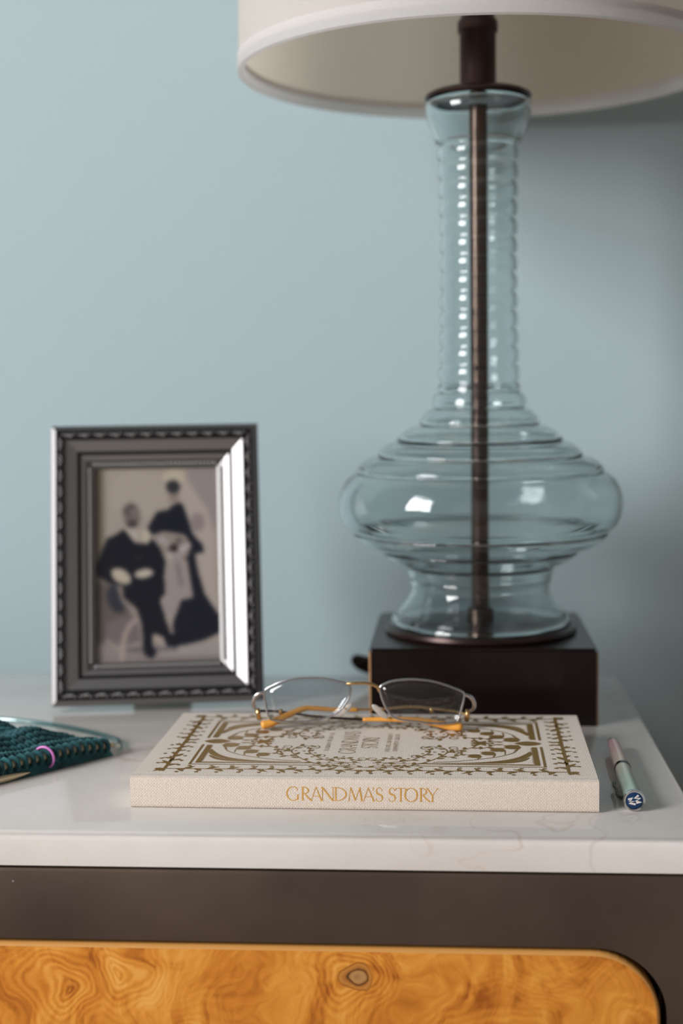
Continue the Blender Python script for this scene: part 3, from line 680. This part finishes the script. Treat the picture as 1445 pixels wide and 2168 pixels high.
def quarter():
    rnd = random.Random(3)
    # outer vine border
    F.ribbon([(14, 15.5), (113, 15.5)], 1.1); F.ribbon([(14.2, 15.5), (14.2, 69.5)], 1.7)
    def sprig(x, y, ax, ay, sd):                                     # a cluster of leaves on one side of the vine
        a = math.atan2(ay, ax)
        for da, l, w, o in ((.40, 6.4, 2.1, 0), (.95, 6.0, 2.0, 1.6), (1.5, 4.8, 1.9, 3.2)):
            F.leaf(x + ax * o, y + ay * o, a + sd * (da + rnd.uniform(-.3, .3)), l * rnd.uniform(.65, 1.25), w * rnd.uniform(.8, 1.15))
        b = a + sd * 1.2; F.blob(x + 6.0 * math.cos(b), y + 6.0 * math.sin(b), 1.1, 1.1, 8)
    k = 0; x = 19.0
    while x < 110: sprig(x, 15.5, 1, 0, 1 if k % 2 else -1); x += rnd.uniform(3.8, 6.0); k += 1
    k = 0; y = 20.0
    while y < 67: sprig(14.2, y, 0, 1, 1 if k % 2 else -1); y += rnd.uniform(3.5, 5.3); k += 1
    for a in (200, 225, 250, 180, 270): F.leaf(14, 15.5, math.radians(a), 7.0 if a == 225 else 5.2, 2.2)
    # brackets
    F.ribbon([(25, 23.4), (25, 62.8)], 1.3); F.ribbon([(24.4, 24), (95, 24), (109, 24.2)], [1.1, 1.0, .3])
    F.ribbon([(28.6, 26.5), (28.6, 61.8)], 2.7); F.ribbon([(27.3, 27.6), (70, 27.8), (104, 28.2)], [1.9, 1.4, .3])
    for i in range(22): F.poly([(29.9, 30 + i * 1.4), (31.0, 30.5 + i * 1.4), (29.9, 31.0 + i * 1.4)])
    # sweeping blades
    F.ribbon(cr2([(76, 29.8), (58, 31), (44, 35), (36, 41), (32, 48), (31.2, 53)]), [.4] + [.4 + 3.6 * math.sin(PI * min(1, k / 40) ** 1.6) for k in range(1, 40)] + [.2])
    F.ribbon(cr2([(82, 29.4), (60, 30), (46, 31.4), (37, 35), (31.8, 41.5)]), [.4] + [.4 + 2.8 * math.sin(PI * min(1, k / 32) ** 1.6) for k in range(1, 32)] + [.2])
    # buds on a curved stem
    F.ribbon(cr2([(37, 58), (40, 50), (47, 43), (56, 38), (68, 33.5), (80, 31)]), .8)
    for (x, y, r, bx, by) in ((39.6, 62.2, 4.4, 39, 54), (47.4, 56.4, 3.9, 44, 47), (52.3, 49.2, 3.7, 50, 42), (59.2, 43.6, 3.5, 58, 38)):
        F.ribbon(cr2([(bx, by), ((bx + x) / 2 - 2, (by + y) / 2), (x - r * .9, y)]), .7)
        F.poly([(x - r, y - r * .2), (x - r * .7, y - r), (x + r * .3, y - r * 1.0), (x + r * 1.15, y - r * .5), (x + r * .8, y), (x + r * 1.15, y + r * .6), (x + r * .2, y + r), (x - r * .7, y + r * .9)])
    # scrolling vines with small leaves
    def spiral(cx, cy, r0, r1, a0, turn, w=.75):
        n = 26; P = []
        for k in range(n + 1):
            t = k / n; a = math.radians(a0 + turn * t); r = r0 + (r1 - r0) * t; P.append((cx + r * math.cos(a), cy + r * math.sin(a)))
        F.ribbon(P, [w * (1 - .5 * k / n) for k in range(n + 1)]); return P
    def twig(P, step=5, l=4.2, w=1.9):
        F.ribbon(P, .75)
        for i in range(2, len(P) - 1, step):
            a = math.atan2(P[i + 1][1] - P[i - 1][1], P[i + 1][0] - P[i - 1][0]); s_ = 1 if (i // step) % 2 else -1
            F.leaf(P[i][0], P[i][1], a + s_ * .8, l * rnd.uniform(.9, 1.3), w * 1.25); 
            if rnd.random() < .5: F.blob(P[i][0] + 2.6 * math.cos(a - s_ * 1.1), P[i][1] + 2.6 * math.sin(a - s_ * 1.1), .9, .9, 8)
    twig(cr2([(113, 20.5), (104, 21.5), (95, 22.5), (88, 27), (82, 33), (77, 41), (73, 51), (76, 60), (83, 62)]), 5)
    twig(cr2([(110, 29), (101, 30), (92, 34), (86, 42), (82, 50), (83, 57)]), 5)
    twig(cr2([(73, 51), (66, 55), (60, 61), (57, 68)]), 4)
    twig(cr2([(77, 41), (70, 42), (66, 47), (66, 53)]), 4, 3.6)
    twig(cr2([(57, 57), (52, 62), (48, 67.5)]), 4, 4.2)
    twig(cr2([(92, 34), (98, 38), (104, 37), (108, 33)]), 4, 3.6)
    spiral(83, 58.5, 4.2, .8, 60, -420); spiral(102, 25.6, 3.6, .7, 250, 430); spiral(69.5, 59.5, 3.0, .6, -60, 400)
    spiral(89, 41.5, 3.4, .7, 200, -420); spiral(110, 36.5, 3.2, .7, 270, 420)
mirrored(quarter)
for sgn in (0, 1):                                                   # pointed oval on each short side, small rosette
    q = (lambda x, y: (x, y)) if not sgn else (lambda x, y: (226 - x, y))
    F.poly([q(24.2 + 14.5 * t, 69.5 + s_ * 4.6 * math.sin(PI * min(1, t * 1.02)) ** .75) for s_, ts in ((1, [k / 12 for k in range(13)]), (-1, [k / 12 for k in range(11, 0, -1)])) for t in ts])
    for a in range(6): F.leaf(*q(56, 69.5), math.radians(a * 60), 6.0, 2.6)
# title, reading away from the spine
for line, u0, v0, length, capc in (([p for p in POS[:9]], 105.9, 46.6, 46.0, 8.5), ([(c, x - 7.2) for c, x in POS[9:]], 116.7, 57.6, 24.0, 8.5)):
    tot = line[-1][1] + (.5 if line[-1][0] == 'S' else .8)
    st = length / (tot * capc)
    for ch, x in line: glyph(F, ch, Tr((u0, v0 + x * capc * st), (0, st), (-1, 0), capc))
rnd = random.Random(11)                                              # small print, too fine to read
for u, v0, v1 in ((92.0, 52.0, 89.0), (123.4, 51.0, 88.0), (127.4, 51.2, 88.0)):
    v = v0
    while v < v1:
        if rnd.random() < .13: v += 1.1; continue
        F.ribbon([(u, v), (u - 2.4, v + rnd.uniform(-.25, .25))], .34)
        if rnd.random() < .7: uu = u - rnd.choice((.2, 1.2, 2.3)); F.ribbon([(uu, v), (uu, v + .8)], .3)
        v += 1.15
for v in F.bm.verts: v.co = Vector((v.co.x * .001, v.co.y * .001, BT + 0.00006 + v.co.z * 0.4))
bmesh.ops.recalc_face_normals(F.bm, faces=F.bm.faces)
for f in F.bm.faces:
    if f.normal.z < 0: f.normal_flip()
part('foil_pattern', F.bm, M['foil'], cover, label='gold stamped flowers, border and title')

# ------------------------------------------------------------------ eyeglasses on the book
GX, GY = -0.0486, BY + 0.094
gl = thing('eyeglasses', 'gold wire eyeglasses with orange temple tips folded on the linen book', 'glasses', (GX, GY, BT))
def E(x, v, z): return (x * .001 - GX, BY + v * .001 - GY, z * .001)
LLp = [(-101.9, 21.9), (-96.8, 25.5), (-90.8, 28.0), (-83.8, 29.5), (-76.8, 30.0), (-69.4, 29.8), (-61.9, 28.4), (-57.0, 27.1), (-54.9, 25.0), (-55.6, 19.8), (-59.2, 13.8), (-62.2, 11.2), (-67.2, 8.4), (-74.7, 6.4), (-81.2, 5.6), (-89.7, 5.4), (-98.0, 6.2), (-100.1, 8.4), (-101.3, 13.6)]
RRp = [(-39.0, 25.0), (-35.9, 27.1), (-31.1, 28.6), (-21.6, 29.3), (-12.1, 28.3), (-5.0, 26.3), (1.1, 23.9), (5.8, 21.5), (6.0, 18.6), (4.8, 13.3), (2.4, 6.2), (-2.8, 5.0), (-9.9, 4.9), (-17.1, 5.7), (-24.2, 6.6), (-31.3, 8.3), (-34.6, 11.7), (-36.9, 16.0), (-38.5, 20.9)]
def wrap(x, z):                                                      # the front curves gently round the face
    return 90.0 + 0.0011 * (x + 48.6) ** 2 - 0.9
for pts in (LLp, RRp):
    C = catmull([E(x, wrap(x, z), z) for x, z in pts], 5, closed=True)
    part('rim', tubebm(C, 0.00062, 8, closed=True), M['steel'], gl)
    cen = sum(C, Vector()) / len(C); bm = bmesh.new()
    fr_, bk_ = [], []
    for rr in (0.0, 0.4, 0.75, 1.0):
        for lst, dy in ((fr_, -0.0007), (bk_, 0.0007)):
            bow = 0.0012 * (1 - rr * rr)
            if rr == 0: lst.append([bm.verts.new(cen + Vector((0, dy - bow, 0)))])
            else: lst.append([bm.verts.new(cen + (c - cen) * rr * 0.995 + Vector((0, dy - bow, 0))) for c in C])
    for lst in (fr_, bk_):
        for i in range(3):
            A_, B_ = lst[i], lst[i + 1]; n = len(B_)
            for k in range(n):
                if len(A_) == 1: bm.faces.new((A_[0], B_[k], B_[(k + 1) % n]))
                else: bm.faces.new((A_[k], B_[k], B_[(k + 1) % n], A_[(k + 1) % n]))
    n = len(fr_[-1])
    for k in range(n): bm.faces.new((fr_[-1][k], fr_[-1][(k + 1) % n], bk_[-1][(k + 1) % n], bk_[-1][k]))
    bmesh.ops.recalc_face_normals(bm, faces=bm.faces)
    part('lens', bm, M['lens'], gl, smooth=True)
part('bridge', tubebm(catmull([E(-56.8, 89.2, 26.9), E(-53.2, 88.4, 27.3), E(-48.0, 88.2, 27.5), E(-43.8, 88.4, 26.9), E(-40.4, 89, 25.2), E(-39.4, 89.4, 22.8)], 6), 0.00085, 10), M['gold'], gl)
for (pp, pm) in (([(-102.2, 92, 21.1), (-105.4, 92.3, 20.4), (-107.7, 93, 18.2), (-108.6, 94, 15.2), (-108.4, 95.5, 12.4), (-107.0, 96.5, 10.9)], 'steel'), ([(5.9, 92.4, 20.4), (8.7, 92.6, 19.6), (10.7, 93, 17.8), (11.6, 94, 15.0), (11.2, 96, 12.2), (9.6, 98, 10.2)], 'steel')):
    part('end_piece', tubebm(catmull([E(*a) for a in pp], 5), [0.0008 + 0.0004 * min(1, k / 8) for k in range(26)], 10, flat=0.7), M[pm], gl)
for (a, b) in (((-106.6, 97.0, 11.5), (-106.0, 97.0, 5.5)), ((8.2, 98.5, 11.0), (7.4, 98.5, 4.5))):
    part('hinge', tubebm([E(*a), E(*b)], 0.0013, 10), M['gold'], gl)
for (a, b) in (((-54.2, 93.5, 15.2), (-62.6, 95.0, 7.4)), ((-43.6, 93.5, 14.4), (-35.2, 95.0, 6.6))):
    A_, B_ = Vector(E(*a)), Vector(E(*b)); P = [A_.lerp(B_, t) for t in (0, .12, .3, .5, .7, .88, 1)]
    pad = part('nose_pad', tubebm(P, [.0004, .0013, .0017, .0018, .0017, .0013, .0004], 10, flat=0.55), M['silicone'], gl)
    m_ = A_.lerp(B_, .45); s_ = -1 if a[0] < -50 else 1
    part('pad_arm', tubebm(catmull([m_, m_ + Vector((s_ * 0.0005, 0.0022, 0.001)), m_ + Vector((s_ * 0.0016, -0.0008, 0.0016)), m_ + Vector((s_ * 0.0022, -0.0042, 0.0012))], 5), 0.00045, 8), M['gold'], gl)
# right temple: metal bar, joint, then the orange sleeve ending at the left
part('temple', tubebm(catmull([E(8.0, 98.5, 8.2), E(.5, 101, 9.3), E(-8.5, 102, 10.2), E(-22.7, 103, 11.3), E(-38, 103, 10.0), E(-55, 103, 9.4)], 6), 0.0007, 8), M['gold'], gl)
part('temple_joint', tubebm([E(-11.6, 102.3, 8.0), E(-11.6, 102.3, 11.3)], 0.0012, 8), M['gold'], gl)
P = catmull([E(-52.0, 103, 9.5), E(-63, 102, 9.6), E(-77, 101, 10.7), E(-82, 100.2, 10.4), E(-92, 97.2, 6.8), E(-99, 95.2, 3.6), E(-104.5, 94.0, 2.7)], 6)
part('temple_tip', tubebm(P, [0.0011 + 0.0015 * (k / (len(P) - 1)) ** 1.5 for k in range(len(P) - 2)] + [0.0022, 0.0010], 12), M['orange'], gl)
# left temple, lying lower
part('temple', tubebm(catmull([E(-106.0, 97, 10.0), E(-97.6, 98, 9.6), E(-89, 98, 8.7), E(-76.8, 98, 7.0), E(-61.3, 98, 5.8), E(-46, 98, 5.2)], 6), 0.0007, 8), M['darkmetal'], gl)
part('temple_joint', tubebm([E(-94, 98, 8.0), E(-94, 98, 10.8)], 0.0011, 8), M['gold'], gl)
P = catmull([E(-49, 98, 5.3), E(-33, 98.0, 5.4), E(-20, 97.4, 5.2), E(-10, 96, 3.9), E(-2, 94.6, 2.6), E(5.4, 93.4, 2.4)], 6)
part('temple_tip', tubebm(P, [0.0011 + 0.0013 * (k / (len(P) - 1)) for k in range(len(P) - 2)] + [0.0020, 0.0009], 12), M['orange'], gl)

# ------------------------------------------------------------------ pen
PNX, PNY, PNZ = 0.0852, 0.6655, 0.00535
pen = thing('pen', 'pearly pink and mint capped pen with navy end disc, right of the book', 'pen', (PNX, PNY, 0), (0, 0, math.radians(-1.2)))
def pl(prof_, n=32):                                                 # lathe whose axis runs away from the viewer (+y)
    bm = lathebm(prof_, n); bm.transform(Matrix.Translation((0, 0, PNZ)) @ Matrix.Rotation(-PI / 2, 4, 'X')); bmesh.ops.recalc_face_normals(bm, faces=bm.faces); return bm
mm = lambda P: [(a * .001, b * .001) for a, b in P]
part('cap', pl(mm([(0, 1.0), (4.5, 1.0), (4.5, 4), (4.3, 20), (4.1, 40), (4.0, 54), (0, 54)])), M['pen'], pen, auto=40)
part('barrel', pl(mm([(0, 56), (3.9, 56), (3.8, 75), (3.5, 95), (3.2, 106), (0, 106)])), M['pen'], pen, auto=40)
part('band', pl(mm([(0, 53.5), (4.25, 53.5), (4.3, 54), (4.3, 56.6), (4.2, 57), (0, 57)])), M['blackchrome'], pen, auto=40)
part('end_plug', pl(mm([(0, 106), (3.2, 106), (3.1, 108), (2.2, 110), (0, 110.4)])), M['blackchrome'], pen, auto=40)
ring = part('end_ring', pl(mm([(4.15, -0.6), (4.8, -0.9), (5.2, -0.4), (5.3, 0.6), (5.1, 1.8), (4.7, 2.2), (4.8, 3.0), (4.5, 3.4), (0, 3.4), (0, 0.0), (4.0, 0.0)])), M['chrome'], pen, auto=40)
disc = part('end_disc', pl(mm([(0, -0.35), (3.6, -0.35), (4.1, -0.1), (4.1, 0.1), (0, 0.1)])), M['navy'], pen, auto=40)
em = Foil()
for zz in ([(-2.9, .55), (-.9, 1.3), (-2.2, -.35), (-.3, -.25), (-2.3, -1.2), (.55, -1.75)], [(1.9, 2.6), (.1, 1.3), (2.75, 1.15), (.7, -.1), (3.1, -.75), (.9, -1.0)]):
    em.ribbon(zz, .95)
for v in em.bm.verts: v.co = Vector((v.co.x * .001, -0.00040 - v.co.z, PNZ + v.co.y * .001))
bmesh.ops.recalc_face_normals(em.bm, faces=em.bm.faces)
part('emblem', em.bm, M['emblem'], disc, label='pale double zigzag emblem')
P = catmull([(-0.0040, 0.004, 0.0052), (-0.0056, 0.007, 0.0046), (-0.0068, 0.014, 0.0040), (-0.0062, 0.022, 0.0036), (-0.0066, 0.030, 0.0034), (-0.0060, 0.036, 0.0038)], 6)
part('clip', tubebm(P, [0.0011] * 6 + [0.0013] * (len(P) - 12) + [0.0015] * 4 + [0.0012, 0.0006], 10, flat=0.6, up=(0, 0, 1)), M['blackchrome'], pen)

# ------------------------------------------------------------------ knitting, its circular needle, the marker
KO = Vector((-0.1907, 0.7612, 0)); KS = Vector((-0.619, -0.785, 0)).normalized(); KT = Vector((-0.785, 0.619, 0)).normalized()
def KP(s, t, z): return KO + KS * s + KT * t + Vector((0, 0, z))
HT = [(-.004, .0012), (-.003, .0045), (0, .0078), (.005, .0112), (.010, .0098), (.016, .0062), (.022, .0096), (.030, .0142), (.038, .0132), (.046, .0084), (.054, .0120), (.064, .0185), (.074, .0170), (.088, .0090), (.098, .0030)]
def KH(s, t):
    z = float(np.interp(t, [a for a, _ in HT], [b for _, b in HT]))
    sag = min(1.0, max(0.0, (s + .004 - max(0, t - .01) * .12) / .022)) ** .6    # thins to the right-hand edge
    return max(0.0014, z * (0.30 + 0.70 * sag) + 0.0009 * math.sin(s * 210 + t * 90) * min(1, t / .01 if t > 0 else 0))
kn = thing('knitting', 'dark teal knitted wool piece in soft folds, left of the linen book', 'knitting', KO)
CW, RH, NC, NR = 0.0049, 0.0040, 27, 25
bm = bmesh.new()
grid = []
ss = np.linspace(-0.0005, NC * CW + .002, 60); ts = np.linspace(-.0038, NR * RH - .002, 56)
for t in ts: grid.append([bm.verts.new(KP(s + max(0, t - .012) * .30, t, max(.0006, KH(s, t) - .0009)) - KO) for s in ss])
low = [[bm.verts.new(KP(s + max(0, t - .012) * .30, t, 0.0003) - KO) for s in ss] for t in ts]
for i in range(len(ts) - 1):
    for j in range(len(ss) - 1):
        bm.faces.new((grid[i][j], grid[i][j + 1], grid[i + 1][j + 1], grid[i + 1][j])); bm.faces.new((low[i][j], low[i + 1][j], low[i + 1][j + 1], low[i][j + 1]))
for i in range(len(ts) - 1):
    for j in (0, len(ss) - 1): bm.faces.new((grid[i][j], low[i][j], low[i + 1][j], grid[i + 1][j]))
for j in range(len(ss) - 1):
    for i in (0, len(ts) - 1): bm.faces.new((grid[i][j], grid[i][j + 1], low[i][j + 1], low[i][j]))
bmesh.ops.recalc_face_normals(bm, faces=bm.faces)
part('fabric', bm, M['wool'], kn, smooth=True)
bm = bmesh.new()
for r in range(NR - 1):
    for c in range(NC):
        for sd in (-1, 1):
            P = []
            for k in range(5):
                q = k / 4; t = .0032 + r * RH + RH * (1.25 * q - .1); s = (c + .5) * CW + sd * CW * (.10 + .34 * q) + max(0, t - .012) * .30
                P.append(KP(s, t, KH(s - max(0, t - .012) * .30, t) + .0001 + .0006 * math.sin(PI * q)) - KO)
            tube(bm, P, [.0007, .00125, .0014, .00125, .0007], 6)
part('knit_stitches', bm, M['wool'], kn, kind='stuff', smooth=True)
NZ, NRAD = 0.0077, 0.0020
for c in range(NC):
    s = (c + .5) * CW; P = []
    hz = NZ * (0.62 + 0.38 * min(1, max(0, (s + .004) / .022)))
    for k in range(11):
        a = math.radians(-70 + 250 * k / 10)
        P.append(Vector(KP(s + (.0006 if k > 5 else -.0004), -math.cos(a) * .0034 + .0002, hz + math.sin(a) * .0034)) - KO)
    part('live_stitch', tubebm(P, [.0011] + [.0014] * 9 + [.0011], 7), M['wool'], kn)
nd = thing('circular_needle', 'pale gold circular knitting needle with clear cable, threaded through the teal knitting', 'knitting needle', KO)
def hz_(s): return NZ * (0.62 + 0.38 * min(1, max(0, (s + .004) / .022)))
part('needle_shaft', tubebm([KP(s, 0.0001, hz_(s)) - KO for s in np.linspace(-.0035, .150, 24)], [.0012, .0019] + [NRAD] * 22, 12), M['needle'], nd)
tip0 = Vector((-0.2214, 0.7169, 0.0030)); td = Vector((-0.0135, -0.0160, 0)).normalized()
P = [tip0 + td * d + Vector((0, 0, 0.0)) for d in (0, .002, .005, .010, .016, .03, .12)]
for i, w in enumerate((.0003, .0006, .0012, .0017, .0021, .0021, .0021)): P[i].z = 0.0022
part('needle_tip', tubebm([p - KO for p in P], [.0003, .0006, .0011, .0016, .0020, .0021, .0021], 12), M['needle'], nd)
part('connector', tubebm([KP(-.0030, .0001, hz_(-.003)) - KO, KP(-.0075, .0008, .0034) - KO, KP(-.0095, .0022, .0026) - KO], [.0014, .0018, .0013], 10), M['silicone'], nd)
cb = catmull([KP(-.0095, .0022, .0026), (-0.1868, 0.7735, .0020), (-0.1935, 0.7895, .0018), (-0.2163, 0.8085, .0018), (-0.2371, 0.8215, .0018), (-0.2572, 0.8305, .0018), (-0.2800, 0.8370, .0018), (-0.32, 0.838, .0018), (-0.355, 0.815, .0018), (-0.358, 0.760, .0018), (-0.330, 0.690, .0018), (-0.31, 0.660, .0020)], 8)
part('cable', tubebm([p - KO for p in cb], 0.0015, 10), M['cable'], nd)
mk = thing('stitch_marker', 'small pink plastic stitch marker ring hooked around the needle', 'stitch marker', KP(.0425, 0, 0))
c0 = Vector((0, 0, NZ - .0005)); ax1 = (KT * -0.75 + KS * -0.35 + Vector((0, 0, 0))).normalized(); ax2 = Vector((0, 0, 1))
P = [c0 + (ax1 * math.cos(a) * .0058 + ax2 * math.sin(a) * .0058) for a in [2 * PI * k / 36 for k in range(36)]]
part('ring', tubebm(P, .00075, 10, closed=True), M['pink'], mk)
